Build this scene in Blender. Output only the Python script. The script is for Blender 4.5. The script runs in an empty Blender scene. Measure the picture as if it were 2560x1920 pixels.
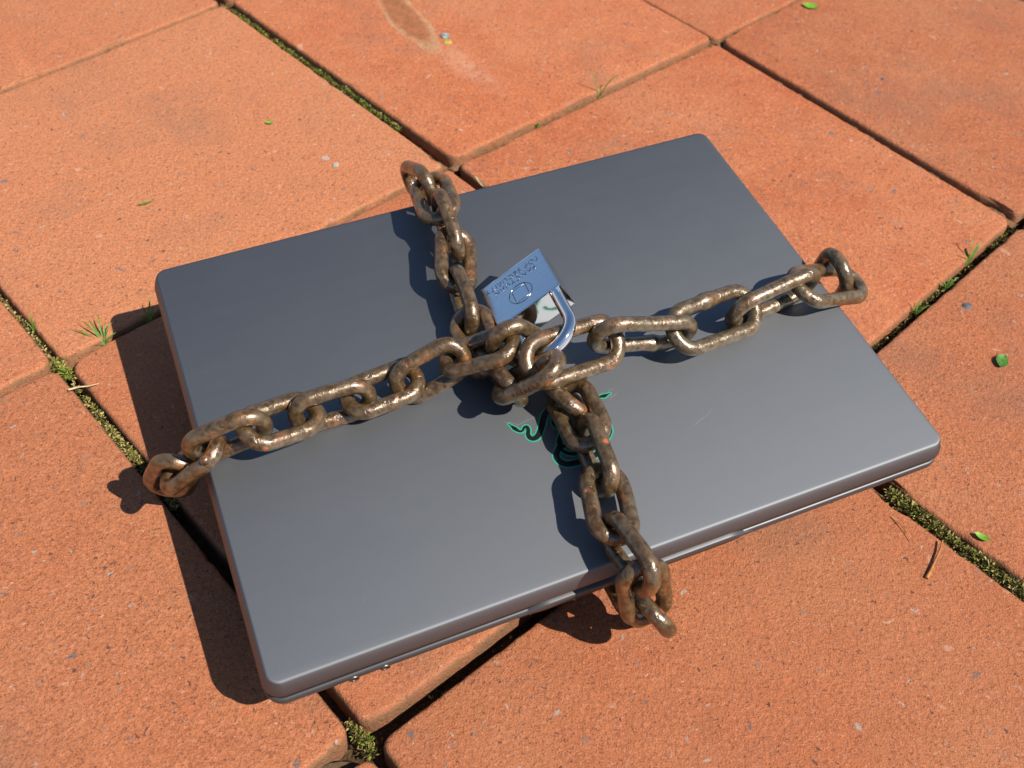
import bpy, bmesh, math, random
from mathutils import Vector, Matrix, Quaternion, noise

random.seed(7)
R = math.radians
scene = bpy.context.scene
col = scene.collection

# ------------------------------------------------------------------ camera
cam_d = bpy.data.cameras.new('camera')
cam = bpy.data.objects.new('camera', cam_d)
col.objects.link(cam)
scene.camera = cam
cam_d.sensor_width = 36.0
cam_d.lens = 36.573
cam_d.clip_start = 0.02
cam_d.clip_end = 400.0
cam.matrix_world = Matrix.Translation((0, 0, 0.48039)) @ (Matrix.Rotation(R(42.126), 4, 'X') @ Matrix.Rotation(R(4.516), 4, 'Z'))
cam_d.dof.use_dof = True
cam_d.dof.focus_distance = 0.56
cam_d.dof.aperture_fstop = 14.0

# ------------------------------------------------------------------ sky, sun, exposure
SUN_AZ, SUN_EL = R(-27.0), R(49.5)            # azimuth from +X towards +Y
sun_dir = Vector((math.cos(SUN_EL) * math.cos(SUN_AZ), math.cos(SUN_EL) * math.sin(SUN_AZ), math.sin(SUN_EL)))
world = bpy.data.worlds.new('World')
scene.world = world
world.use_nodes = True
wn = world.node_tree
wn.nodes.clear()
sky = wn.nodes.new('ShaderNodeTexSky')
sky.sky_type = 'NISHITA'
sky.sun_disc = False
sky.sun_elevation = SUN_EL
sky.sun_rotation = math.atan2(sun_dir.x, sun_dir.y)
sky.air_density = 1.0
sky.dust_density = 0.3
sky.ozone_density = 2.5
bg = wn.nodes.new('ShaderNodeBackground')
bg.inputs['Strength'].default_value = 0.078
wo = wn.nodes.new('ShaderNodeOutputWorld')
tint = wn.nodes.new('ShaderNodeHueSaturation')
tint.inputs['Saturation'].default_value = 1.0
wn.links.new(sky.outputs[0], tint.inputs['Color'])
wn.links.new(tint.outputs[0], bg.inputs['Color'])
wn.links.new(bg.outputs[0], wo.inputs['Surface'])

sun_d = bpy.data.lights.new('sun', 'SUN')
sun_d.energy = 5.0
sun_d.angle = R(0.53)
sun_d.color = (1.0, 0.945, 0.865)
sun = bpy.data.objects.new('sun', sun_d)
sun.rotation_euler = (-sun_dir).to_track_quat('-Z', 'Y').to_euler()
sun.location = sun_dir * 5
col.objects.link(sun)

scene.view_settings.view_transform = 'Standard'
scene.view_settings.look = 'None'
scene.view_settings.exposure = 0.46
scene.view_settings.gamma = 1.0
scene.view_settings.use_curve_mapping = False

# ------------------------------------------------------------------ helpers
def link_obj(name, mesh, parent=None, matrix=None):
    o = bpy.data.objects.new(name, mesh)
    col.objects.link(o)
    if parent is not None:
        o.parent = parent
    if matrix is not None:
        o.matrix_local = matrix
    return o

def empty(name, matrix):
    o = bpy.data.objects.new(name, None)
    o.empty_display_size = 0.02
    o.matrix_world = matrix
    col.objects.link(o)
    return o

def tag(o, label, cat, group=None):
    o['label'] = label
    o['category'] = cat
    if group:
        o['group'] = group
    return o

def mesh_from(name, verts, faces, mats, smooth=True, midx=None):
    me = bpy.data.meshes.new(name)
    me.from_pydata([tuple(v) for v in verts], [], faces)
    for m in (mats if isinstance(mats, (list, tuple)) else [mats]):
        me.materials.append(m)
    if smooth:
        me.polygons.foreach_set('use_smooth', [True] * len(me.polygons))
    if midx:
        me.polygons.foreach_set('material_index', midx)
    me.validate()
    me.update()
    return me

class NT:
    """small wrapper that builds a material's nodes"""
    def __init__(self, name):
        self.m = bpy.data.materials.new(name)
        self.m.use_nodes = True
        self.t = self.m.node_tree
        self.t.nodes.clear()
        self.out = self.n('ShaderNodeOutputMaterial')
        self.b = self.n('ShaderNodeBsdfPrincipled')
        self.t.links.new(self.b.outputs[0], self.out.inputs['Surface'])
    def n(self, typ, **kw):
        nd = self.t.nodes.new(typ)
        for k, v in kw.items():
            setattr(nd, k, v)
        return nd
    def put(self, sock, v):
        if hasattr(v, 'is_output'):
            self.t.links.new(v, sock)
        else:
            sock.default_value = (*v, 1.0) if isinstance(v, tuple) and len(v) == 3 and sock.type == 'RGBA' else v
    def set(self, **kw):
        for k, v in kw.items():
            self.put(self.b.inputs[k.replace('_', ' ')], v)
    def pos(self):
        return self.n('ShaderNodeNewGeometry').outputs['Position']
    def objco(self):
        return self.n('ShaderNodeTexCoord').outputs['Object']
    def mapping(self, v, scale=(1, 1, 1), loc=(0, 0, 0), rot=(0, 0, 0)):
        mp = self.n('ShaderNodeMapping')
        self.put(mp.inputs['Vector'], v)
        mp.inputs['Scale'].default_value = scale
        mp.inputs['Location'].default_value = loc
        mp.inputs['Rotation'].default_value = rot
        return mp.outputs[0]
    def noise(self, v, scale, detail=3.0, rough=0.55, out='Fac', dist=0.0):
        nd = self.n('ShaderNodeTexNoise')
        self.put(nd.inputs['Vector'], v)
        nd.inputs['Scale'].default_value = scale
        nd.inputs['Detail'].default_value = detail
        nd.inputs['Roughness'].default_value = rough
        nd.inputs['Distortion'].default_value = dist
        return nd.outputs[out]
    def voro(self, v, scale, feature='F1', out='Distance', rand=1.0):
        nd = self.n('ShaderNodeTexVoronoi', feature=feature)
        self.put(nd.inputs['Vector'], v)
        nd.inputs['Scale'].default_value = scale
        nd.inputs['Randomness'].default_value = rand
        return nd.outputs[out]
    def ramp(self, f, *stops, interp='LINEAR'):
        nd = self.n('ShaderNodeValToRGB')
        nd.color_ramp.interpolation = interp
        e = nd.color_ramp.elements
        while len(e) < len(stops):
            e.new(0.5)
        for i, (p, c) in enumerate(stops):
            e[i].position = p
            e[i].color = (c, c, c, 1) if isinstance(c, (int, float)) else (*c, 1)
        self.put(nd.inputs[0], f)
        return nd.outputs[0]
    def mix(self, f, a, b, blend='MIX'):
        nd = self.n('ShaderNodeMix', data_type='RGBA', blend_type=blend)
        self.put(nd.inputs[0], f)
        self.put(nd.inputs[6], a)
        self.put(nd.inputs[7], b)
        return nd.outputs[2]
    def math(self, op, a, b=0.0, c=None, clamp=False):
        nd = self.n('ShaderNodeMath', operation=op, use_clamp=clamp)
        self.put(nd.inputs[0], a)
        self.put(nd.inputs[1], b)
        if c is not None:
            self.put(nd.inputs[2], c)
        return nd.outputs[0]
    def vmath(self, op, a, b=None):
        nd = self.n('ShaderNodeVectorMath', operation=op)
        self.put(nd.inputs[0], a)
        if b is not None:
            self.put(nd.inputs[1], b)
        return nd.outputs['Value'] if op in ('LENGTH', 'DISTANCE', 'DOT_PRODUCT') else nd.outputs[0]
    def bump(self, h, strength=0.5, dist=0.001, normal=None):
        nd = self.n('ShaderNodeBump')
        nd.inputs['Strength'].default_value = strength
        nd.inputs['Distance'].default_value = dist
        self.put(nd.inputs['Height'], h)
        if normal is not None:
            self.put(nd.inputs['Normal'], normal)
        return nd.outputs[0]
    def rand(self):
        return self.n('ShaderNodeObjectInfo').outputs['Random']

def simple(name, color, rough=0.6, metal=0.0):
    t = NT(name)
    t.set(Base_Color=color, Roughness=rough, Metallic=metal)
    return t.m

# ------------------------------------------------------------------ materials
def brick_material(name, stain=False):
    t = NT(name)
    p = t.pos()
    big = t.noise(p, 7.5, 5.0, 0.6)
    mid = t.noise(p, 38.0, 4.0, 0.6)
    grain = t.noise(p, 420.0, 3.0, 0.65)
    fine = t.noise(p, 1100.0, 2.0, 0.6)
    c = t.mix(t.ramp(mid, (0.34, 0.0), (0.68, 1.0)), BRICK_A, BRICK_B)
    c = t.mix(t.ramp(big, (0.40, 0.0), (0.70, 0.75)), c, BRICK_C)
    tan = t.n('ShaderNodeAttribute', attribute_type='OBJECT', attribute_name='tan').outputs['Fac']
    tone = t.n('ShaderNodeAttribute', attribute_type='OBJECT', attribute_name='tone').outputs['Fac']
    c = t.mix(t.math('MULTIPLY', tan, 0.8), c, BRICK_C)
    # grains of sand and crushed brick
    c = t.mix(t.ramp(grain, (0.32, 0.55), (0.46, 0.0)), c, (0.24, 0.075, 0.04))
    c = t.mix(t.ramp(grain, (0.56, 0.0), (0.72, 0.6)), c, (0.66, 0.27, 0.15))
    c = t.mix(t.ramp(fine, (0.60, 0.0), (0.74, 0.5)), c, (0.62, 0.33, 0.21))
    c = t.mix(t.ramp(fine, (0.30, 0.75), (0.44, 0.0)), c, (0.13, 0.048, 0.032))
    # crushed stone of several kinds in the mix: irregular flecks
    for sc, thr, colr, seed, amt in ((150.0, 0.705, (0.27, 0.17, 0.125), 0.0, 0.65), (400.0, 0.735, (0.66, 0.40, 0.28), 3.1, 0.5), (300.0, 0.70, (0.085, 0.05, 0.045), 7.7, 0.85), (130.0, 0.70, (0.55, 0.14, 0.06), 5.2, 0.45), (95.0, 0.735, (0.58, 0.33, 0.22), 9.4, 0.5), (210.0, 0.725, (0.40, 0.33, 0.28), 1.4, 0.8), (110.0, 0.735, (0.15, 0.12, 0.115), 12.6, 0.8)):
        f = t.noise(t.mapping(p, loc=(seed, seed * 0.7, 0.3 * seed)), sc, 1.5, 0.5, dist=0.6)
        c = t.mix(t.math('MULTIPLY', t.ramp(f, (thr, 0.0), (thr + 0.025, 1.0)), amt), c, colr)
    # weathering: greyish dirt in broad soft patches
    dirt = t.ramp(t.noise(t.mapping(p, loc=(4.3, 1.7, 0)), 9.0, 5.0, 0.65), (0.53, 0.0), (0.76, 0.6))
    c = t.mix(dirt, c, (0.235, 0.12, 0.075))
    hsv = t.n('ShaderNodeHueSaturation')
    t.put(hsv.inputs['Color'], c)
    t.put(hsv.inputs['Hue'], 0.5)
    t.put(hsv.inputs['Value'], tone)
    c = hsv.outputs[0]
    if stain:
        # an old oval rust ring with a pale rim and a smear that trails off it
        lo = t.mapping(t.mapping(p, loc=(0.1215, -0.8657, 0)), rot=(0, 0, R(58.5)))
        warp = t.vmath('MULTIPLY', t.vmath('SUBTRACT', t.noise(p, 60.0, 3.0, out='Color'), (0.5, 0.5, 0.5)), (0.012, 0.012, 0.0))
        lo = t.vmath('ADD', lo, warp)
        r = t.vmath('LENGTH', t.vmath('MULTIPLY', lo, (1 / 0.066, 1 / 0.0170, 0.0)))
        rim = t.ramp(r, (0.60, 0.0), (0.86, 0.7), (1.05, 0.6), (1.7, 0.0))
        core = t.ramp(r, (0.62, 0.95), (0.88, 0.0))
        c = t.mix(t.math('MULTIPLY', core, t.ramp(t.noise(p, 160.0, 4.0), (0.35, 0.45), (0.65, 1.0))), c, t.mix(t.noise(p, 120.0, 4.0), (0.15, 0.045, 0.018), (0.36, 0.15, 0.06)))
        c = t.mix(t.math('MULTIPLY', rim, t.ramp(t.noise(p, 110.0, 5.0, 0.7), (0.34, 0.1), (0.62, 1.0))), c, t.mix(t.noise(p, 55.0), (0.34, 0.25, 0.11), (0.46, 0.33, 0.20)))
        lo2 = t.mapping(t.mapping(p, loc=(0.058, -0.79, 0)), rot=(0, 0, R(50)))
        r2 = t.vmath('LENGTH', t.vmath('MULTIPLY', t.vmath('ADD', lo2, warp), (1 / 0.055, 1 / 0.017, 0.0)))
        c = t.mix(t.math('MULTIPLY', t.ramp(r2, (0.1, 0.6), (1.0, 0.0)), t.ramp(t.noise(p, 90.0), (0.35, 0.2), (0.65, 1.0))), c, (0.56, 0.32, 0.21))
    # grey-brown grime where the slab's own edge meets the joint
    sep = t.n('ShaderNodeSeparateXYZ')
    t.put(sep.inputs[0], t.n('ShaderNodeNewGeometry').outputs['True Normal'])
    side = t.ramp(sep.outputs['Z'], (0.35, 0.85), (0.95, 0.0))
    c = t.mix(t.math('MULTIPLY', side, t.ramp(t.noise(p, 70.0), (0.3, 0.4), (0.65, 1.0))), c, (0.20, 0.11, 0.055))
    pits = t.ramp(t.noise(p, 300.0, 4.0, 0.7), (0.26, 0.0), (0.40, 1.0))
    h = t.math('ADD', t.math('MULTIPLY', grain, 1.0), t.math('MULTIPLY', fine, 0.55))
    h = t.math('ADD', h, t.math('MULTIPLY', pits, 0.75))
    h = t.math('ADD', h, t.math('MULTIPLY', t.noise(p, 120.0, 2.0), 0.9))
    t.set(Base_Color=c, Roughness=0.82, Specular_IOR_Level=0.28, Normal=t.bump(h, BRICK_BUMP, 0.0011))
    return t.m

BRICK_A = (0.385, 0.098, 0.033)
BRICK_B = (0.475, 0.136, 0.048)
BRICK_C = (0.465, 0.182, 0.080)
BRICK_BUMP = 0.85
M_BRICK = brick_material('red_concrete')
M_BRICK_STAIN = brick_material('red_concrete_stained', True)

def soil_material(name, dark, light, fleck):
    t = NT(name)
    p = t.pos()
    n1 = t.noise(p, 180.0, 5.0, 0.7)
    c = t.mix(t.ramp(n1, (0.3, 0.0), (0.7, 1.0)), dark, light)
    c = t.mix(t.ramp(t.noise(p, 700.0, 2.0), (0.62, 0.0), (0.7, 0.7)), c, fleck)
    t.set(Base_Color=c, Roughness=0.95, Specular_IOR_Level=0.1, Normal=t.bump(n1, 1.0, 0.004))
    return t.m
M_SOIL = soil_material('joint_soil', (0.035, 0.022, 0.012), (0.13, 0.075, 0.040), (0.17, 0.12, 0.07))
M_SAND = soil_material('joint_sand', (0.13, 0.065, 0.030), (0.30, 0.16, 0.080), (0.42, 0.28, 0.17))

def lid_material():
    t = NT('charcoal_metallic_paint')
    o = t.objco()
    flake = t.noise(o, 2600.0, 2.0, 0.7)
    broad = t.noise(o, 14.0, 3.0, 0.6)
    streak = t.noise(t.mapping(o, scale=(6.0, 60.0, 1.0), rot=(0, 0, R(8))), 3.0, 3.0, 0.6)
    c = t.mix(t.ramp(flake, (0.3, 0.0), (0.7, 1.0)), (0.060, 0.060, 0.061), (0.085, 0.085, 0.086))
    # dust specks and hairline wear
    dust = t.math('MULTIPLY', t.ramp(t.voro(o, 120.0), (0.045, 1.0), (0.06, 0.0)), t.ramp(t.voro(o, 120.0, out='Color'), (0.86, 0.0), (0.88, 1.0)))
    c = t.mix(t.math('MULTIPLY', dust, 0.6), c, (0.30, 0.29, 0.28))
    smudge = t.ramp(t.noise(t.mapping(o, loc=(3, 5, 1)), 26.0, 5.0, 0.65), (0.45, 0.0), (0.8, 1.0))
    bump = t.bump(flake, 0.10, 0.0003)
    t.set(Base_Color=c, Roughness=t.math('MULTIPLY_ADD', broad, 0.1, 0.38), Specular_IOR_Level=0.4, Normal=bump)
    # metal flake under the lacquer: a satin lobe with a soft, bell-shaped fall-off
    gl = t.n('ShaderNodeBsdfAnisotropic', distribution='BECKMANN')
    t.put(gl.inputs['Color'], t.mix(flake, FLAKE_A, FLAKE_B))
    t.put(gl.inputs['Roughness'], t.math('ADD', 0.645, t.math('ADD', t.math('MULTIPLY', streak, 0.02), t.math('MULTIPLY', smudge, 0.010))))
    t.put(gl.inputs['Normal'], bump)
    mx = t.n('ShaderNodeMixShader')
    mx.inputs[0].default_value = 0.70
    t.t.links.new(t.b.outputs[0], mx.inputs[1])
    t.t.links.new(gl.outputs[0], mx.inputs[2])
    t.t.links.new(mx.outputs[0], t.out.inputs['Surface'])
    return t.m
FLAKE_A = (0.178, 0.186, 0.196)
FLAKE_B = (0.262, 0.273, 0.286)
M_LID = lid_material()

def base_material():
    t = NT('grey_satin_plastic')
    o = t.objco()
    t.set(Base_Color=(0.065, 0.065, 0.069), Roughness=t.math('MULTIPLY_ADD', t.noise(o, 60.0), 0.15, 0.34), Metallic=0.35, Specular_IOR_Level=0.4)
    return t.m
M_BASE = base_material()
M_SEAM_SHADE = simple('seam_shade_black', (0.012, 0.013, 0.015), 0.55)  # near-black colour stands in for shade inside the lid gap
M_JACK = simple('nickel', (0.20, 0.18, 0.145), 0.42, 1.0)
M_HOLE = simple('black_hole', (0.004, 0.004, 0.004), 0.8)
M_EMB_G = simple('green_print', (0.036, 0.30, 0.185), 0.42)
M_EMB_K = simple('black_print', (0.008, 0.011, 0.012), 0.30)
M_SCRATCH = simple('pale_scratch', (0.25, 0.25, 0.25), 0.5)

def chain_material(name, CH_BROWN, CH_STEEL, CH_SCALE, CH_RUST, flakes, rusty):
    t = NT(name)
    o = t.objco()
    rnd = t.rand()
    comb = t.n('ShaderNodeCombineXYZ')
    t.put(comb.inputs[0], t.math('MULTIPLY', rnd, 3.1))
    t.put(comb.inputs[1], t.math('MULTIPLY', rnd, 7.7))
    t.put(comb.inputs[2], t.math('MULTIPLY', rnd, 1.9))
    v = t.vmath('ADD', o, comb.outputs[0])
    warp = t.vmath('ADD', v, t.vmath('MULTIPLY', t.vmath('SUBTRACT', t.noise(v, 140.0, 2.0, out='Color'), (0.5, 0.5, 0.5)), (0.006, 0.006, 0.006)))
    n_big = t.noise(v, 75.0, 4.0, 0.6)
    n_mid = t.noise(v, 230.0, 4.0, 0.65)
    n_fine = t.noise(v, 900.0, 3.0, 0.6)
    cell = t.voro(warp, 260.0)
    cellb = t.voro(warp, 150.0, out='Color')
    # flakes of dark mill scale, worn brown-grey steel between, orange rust in patches
    scale = t.math('MULTIPLY', t.ramp(cell, (0.30, 1.0), (0.46, 0.0)), t.ramp(cellb, (0.42, 0.0), (0.5, 1.0)))
    worn = t.mix(t.ramp(n_mid, (0.35, 0.0), (0.66, 1.0)), CH_BROWN, CH_STEEL)
    c = t.mix(t.math('MULTIPLY', scale, flakes), worn, CH_SCALE)
    rust = t.math('MULTIPLY', t.ramp(n_big, (0.54, 0.0), (0.70, 1.0)), t.ramp(n_mid, (0.35, 0.3), (0.6, 1.0)))
    rust = t.math('MULTIPLY', rust, rusty)
    c = t.mix(t.math('MULTIPLY', rust, 0.85), c, CH_RUST)
    spot = t.math('MULTIPLY', t.ramp(t.voro(v, 110.0), (0.15, 1.0), (0.22, 0.0)), t.ramp(t.voro(v, 110.0, out='Color'), (0.78, 0.0), (0.8, 1.0)))
    c = t.mix(t.math('MULTIPLY', spot, 0.9), c, (0.42, 0.09, 0.015))
    metal = t.math('SUBTRACT', 0.42, t.math('ADD', t.math('MULTIPLY', rust, 0.45), t.math('MULTIPLY', spot, 0.5)), clamp=True)
    ro = t.math('ADD', t.math('MULTIPLY', n_mid, 0.22), t.math('ADD', t.math('MULTIPLY', rust, 0.20), 0.22))
    h = t.math('SUBTRACT', t.math('ADD', n_mid, t.math('MULTIPLY', n_fine, 0.22)), t.math('MULTIPLY', scale, 0.30))
    h = t.math('ADD', h, t.math('MULTIPLY', t.noise(v, 110.0, 2.0), 1.3))
    t.set(Base_Color=c, Roughness=ro, Metallic=metal, Specular_IOR_Level=0.7, Coat_Weight=t.math('MULTIPLY', t.ramp(n_mid, (0.35, 0.25), (0.62, 1.0)), 0.65), Coat_Roughness=0.25, Coat_IOR=1.8, Normal=t.bump(h, 0.50, 0.0012))
    return t.m
M_CHAIN = chain_material('rusty_steel', (0.080, 0.041, 0.013), (0.170, 0.112, 0.052), (0.046, 0.019, 0.009), (0.24, 0.072, 0.006), 0.55, 1.0)
M_CHAIN_WORN = chain_material('worn_steel', (0.082, 0.049, 0.018), (0.180, 0.130, 0.068), (0.06, 0.028, 0.013), (0.22, 0.070, 0.010), 0.35, 0.6)

def lock_material():
    t = NT('brushed_chrome')
    o = t.objco()
    br = t.noise(t.mapping(o, scale=(18.0, 900.0, 900.0)), 1.0, 3.0, 0.6)
    t.set(Base_Color=(0.90, 0.92, 0.94), Metallic=1.0, Roughness=t.math('MULTIPLY_ADD', br, 0.14, 0.10), Normal=t.bump(br, 0.22, 0.0004))
    return t.m
M_LOCK = lock_material()
M_CHROME = simple('polished_chrome', (0.88, 0.88, 0.88), 0.06, 1.0)
M_GROOVE_SHADE = simple('groove_shade_chrome', (0.24, 0.28, 0.34), 0.24, 1.0)  # darker metal paints groove shade onto raised letters and emblem lines

def leaf_mat(name, a, b, rough=0.5):
    t = NT(name)
    p = t.pos()
    c = t.mix(t.ramp(t.noise(p, 260.0, 3.0), (0.35, 0.0), (0.65, 1.0)), a, b)
    t.set(Base_Color=c, Roughness=rough, Specular_IOR_Level=0.35)
    return t.m
M_LEAF = leaf_mat('leaf_green', (0.09, 0.22, 0.012), (0.17, 0.34, 0.03))
M_LEAF_DARK = leaf_mat('leaf_dark_green', (0.03, 0.11, 0.012), (0.08, 0.20, 0.02))
M_GRASS = leaf_mat('grass_green', (0.055, 0.13, 0.012), (0.13, 0.22, 0.03))
M_STRAW = leaf_mat('dry_straw', (0.42, 0.31, 0.15), (0.60, 0.48, 0.28))
M_TWIG = leaf_mat('brown_twig', (0.28, 0.11, 0.03), (0.48, 0.22, 0.07))
M_MOSS = [leaf_mat('moss_bright', (0.09, 0.14, 0.010), (0.22, 0.26, 0.025), 0.8),
          leaf_mat('moss_olive', (0.11, 0.105, 0.018), (0.27, 0.24, 0.055), 0.8),
          leaf_mat('moss_dry', (0.26, 0.19, 0.06), (0.50, 0.39, 0.16), 0.85),
          leaf_mat('moss_dark', (0.018, 0.026, 0.006), (0.06, 0.055, 0.014), 0.9)]
M_DEAD = leaf_mat('dead_leaf', (0.045, 0.026, 0.014), (0.11, 0.065, 0.03), 0.8)
M_LICHEN = leaf_mat('grey_lichen', (0.13, 0.15, 0.15), (0.30, 0.33, 0.32), 0.9)
M_LICHEN_Y = leaf_mat('yellow_lichen', (0.25, 0.22, 0.02), (0.45, 0.40, 0.06), 0.9)

# ------------------------------------------------------------------ pavement: soil bed and square slabs
def grid_sheet(size, z):
    s = size
    return mesh_from('pavement', [(-s, -s + 0.6, z), (s, -s + 0.6, z), (s, s + 0.6, z), (-s, s + 0.6, z)], [(0, 1, 2, 3)], M_SOIL, smooth=False)
BED_Z = -0.017
pavement = link_obj('pavement', grid_sheet(120.0, BED_Z))
pavement['kind'] = 'structure'

NODES = {(-1, 1): (-0.4859, 0.6208), (0, 1): (-0.2832, 0.8628), (-1, 0): (-0.2759, 0.4181), (0, 0): (-0.0593, 0.6495),
         (1, 0): (0.1574, 0.8641), (-1, -1): (-0.0552, 0.1997), (0, -1): (0.1715, 0.4200), (1, -1): (0.3683, 0.6345)}
SITE = 1.00907
NODES = {k: (v[0] * SITE, v[1] * SITE) for k, v in NODES.items()}
VA = Vector((0.2168, 0.2230)) * SITE
VB = Vector((-0.2265, 0.2215)) * SITE
def node(i, j):
    k = min(NODES, key=lambda q: (abs(q[0] - i) + abs(q[1] - j), q))
    return Vector(NODES[k]) + VA * (i - k[0]) + VB * (j - k[1])
# joint widths in metres: along family-one line i from node j to j+1 / along family-two line j from node i to i+1
GAP1 = {(0, 1): 0.0065, (0, 0): 0.0072, (0, -1): 0.0075, (0, -2): 0.0100, (1, 0): 0.0034, (1, -1): 0.0036, (1, 1): 0.004,
        (-1, 0): 0.0042, (-1, -1): 0.0064, (-1, -2): 0.0055, (-1, 1): 0.005}
GAP2 = {(-1, 1): 0.0030, (-2, 0): 0.0040, (-1, 0): 0.0032, (0, 0): 0.0036, (1, 0): 0.0026, (-2, -1): 0.0120, (-1, -1): 0.0085, (0, -1): 0.0068}
SLAB_DZ = {(0, 0): 0.0022, (-1, 0): 0.0002, (-1, -1): 0.0, (0, -1): -0.0008, (1, -1): 0.0016, (0, -2): 0.0004, (-1, -2): 0.0, (-2, -1): 0.0006}

# how light each slab is, and how far it has weathered towards tan
SLAB_TONE = {(-1, 0): (1.02, 0.92), (0, 0): (1.02, 0.15), (0, -1): (0.97, 0.10), (1, -1): (0.86, 0.20), (1, 0): (0.92, 0.30), (0, 1): (0.98, 0.3), (-1, 1): (0.98, 0.6),
             (-2, 0): (0.98, 0.7), (-2, -1): (0.86, 0.62), (-1, -1): (0.92, 0.35), (-1, -2): (0.82, 0.42), (0, -2): (0.84, 0.45), (-2, -2): (0.86, 0.5)}
def slab_mesh(quad, seed, mat):
    rng = random.Random(seed)
    n = len(quad)
    # densely sampled outline with rounded corners
    out = []
    rad = [rng.uniform(0.0075, 0.0105) for _ in range(n)]
    for k in range(n):
        p, a, b = quad[k], quad[k - 1], quad[(k + 1) % n]
        da, db = (a - p).normalized(), (b - p).normalized()
        r = rad[k]
        for s in range(6):
            t = s / 5
            q = (1 - t) ** 2 * (p + da * r) + 2 * t * (1 - t) * p + t * t * (p + db * r)
            out.append(q)
        nx = quad[(k + 1) % n]
        e0 = p + db * r
        e1 = nx + (p - nx).normalized() * rad[(k + 1) % n]
        m = max(2, int((e1 - e0).length / 0.0035))
        for s in range(1, m):
            out.append(e0 + (e1 - e0) * s / m)
    N = len(out)
    cen = sum(out, Vector((0, 0))) / N
    nor = []
    for k in range(N):
        d = (out[(k + 1) % N] - out[k - 1]).normalized()
        nr = Vector((-d.y, d.x))
        if nr.dot(cen - out[k]) < 0:
            nr = -nr
        nor.append(nr)
    so = seed * 3.17
    def chip(k, f, th):
        v = noise.noise(Vector((out[k].x * f + so, out[k].y * f, so)))
        return max(0.0, v - th)
    verts, faces = [], []
    prof = [(-0.050, 0.0012), (-0.0075, 0.0002), (-0.0030, 0.0003), (-0.0012, 0.0009), (-0.0004, 0.0017), (-0.0001, 0.0026), (0.0, 0.0044)]
    for li, (z, ins) in enumerate(prof):
        for k in range(N):
            rough = 0.00055 * noise.noise(Vector((out[k].x * 210 + so, out[k].y * 210, 1.0)))
            c1 = 0.010 * chip(k, 26.0, 0.42)
            c2 = 0.006 * chip(k, 75.0, 0.45)
            w = 1.0 if 1 <= li <= 4 else (0.6 if li == 5 else 0.2)
            q = out[k] + nor[k] * (ins + (c1 + c2) * w + rough * (1 if li < 5 else 0.3))
            dz = -(c1 + c2) * (0.30 if li in (3, 4) else 0.0) + (0.0004 * noise.noise(Vector((out[k].x * 160, out[k].y * 160, so))) if 2 < li < 6 else 0)
            verts.append((q.x, q.y, z + dz))
    for li in range(len(prof) - 1):
        for k in range(N):
            k2 = (k + 1) % N
            faces.append((li * N + k, li * N + k2, (li + 1) * N + k2, (li + 1) * N + k))
    top = (len(prof) - 1) * N
    for li, f in enumerate((0.6, 0.2)):
        for k in range(N):
            q = Vector(verts[top + k][:2])
            q = cen + (q - cen) * f
            verts.append((q.x, q.y, 0.0))
        a0 = top + li * N
        for k in range(N):
            faces.append((a0 + k, a0 + (k + 1) % N, a0 + N + (k + 1) % N, a0 + N + k))
    verts.append((cen.x, cen.y, 0.0))
    for k in range(N):
        faces.append((top + 2 * N + k, top + 2 * N + (k + 1) % N, len(verts) - 1))
    me = mesh_from('paving_slab', verts, faces, mat, smooth=True)
    bm = bmesh.new()
    bm.from_mesh(me)
    bmesh.ops.recalc_face_normals(bm, faces=bm.faces[:])
    bm.to_mesh(me)
    bm.free()
    return me

def slab_quad(i, j):
    P = [node(i, j), node(i + 1, j), node(i + 1, j + 1), node(i, j + 1)]
    g = [GAP2.get((i, j), 0.005), GAP1.get((i + 1, j), 0.005), GAP2.get((i, j + 1), 0.005), GAP1.get((i, j), 0.005)]
    cen = sum(P, Vector((0, 0))) / 4
    lines = []
    for k in range(4):
        a, b = P[k], P[(k + 1) % 4]
        d = (b - a).normalized()
        nr = Vector((-d.y, d.x))
        if nr.dot(cen - a) < 0:
            nr = -nr
        lines.append((a + nr * g[k] / 2, d))
    q = []
    for k in range(4):
        (a, d), (b, e) = lines[k - 1], lines[k]
        den = d.x * e.y - d.y * e.x
        t = ((b - a).x * e.y - (b - a).y * e.x) / den
        q.append(a + d * t)
    return q

shared = {}
SEEN = [(-1, -1), (-1, 0), (0, 0), (0, -1), (1, -1), (1, 0), (0, 1), (-1, 1), (-2, 0), (-2, -1), (-2, -2), (-1, -2), (0, -2), (1, -2), (-2, 1), (1, 1), (0, -3), (-1, -3), (2, -1), (2, 0)]
for i in range(-7, 7):
    for j in range(-7, 7):
        q = slab_quad(i, j)
        cen = sum(q, Vector((0, 0))) / 4
        if (i, j) in SEEN:
            me = slab_mesh([p - cen for p in q], (i + 20) * 37 + j, M_BRICK_STAIN if (i, j) == (0, 0) else M_BRICK)
        else:
            v = (i * 3 + j * 5) % 3
            if v not in shared:
                shared[v] = slab_mesh([p - cen for p in q], 900 + v, M_BRICK)
            me = shared[v]
        o = link_obj('paving_slab', me, pavement, Matrix.Translation((cen.x, cen.y, SLAB_DZ.get((i, j), random.uniform(-0.001, 0.001)))))
        o['tone'], o['tan'] = SLAB_TONE.get((i, j), (random.uniform(0.85, 1.05), random.random() * 0.6))

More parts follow.
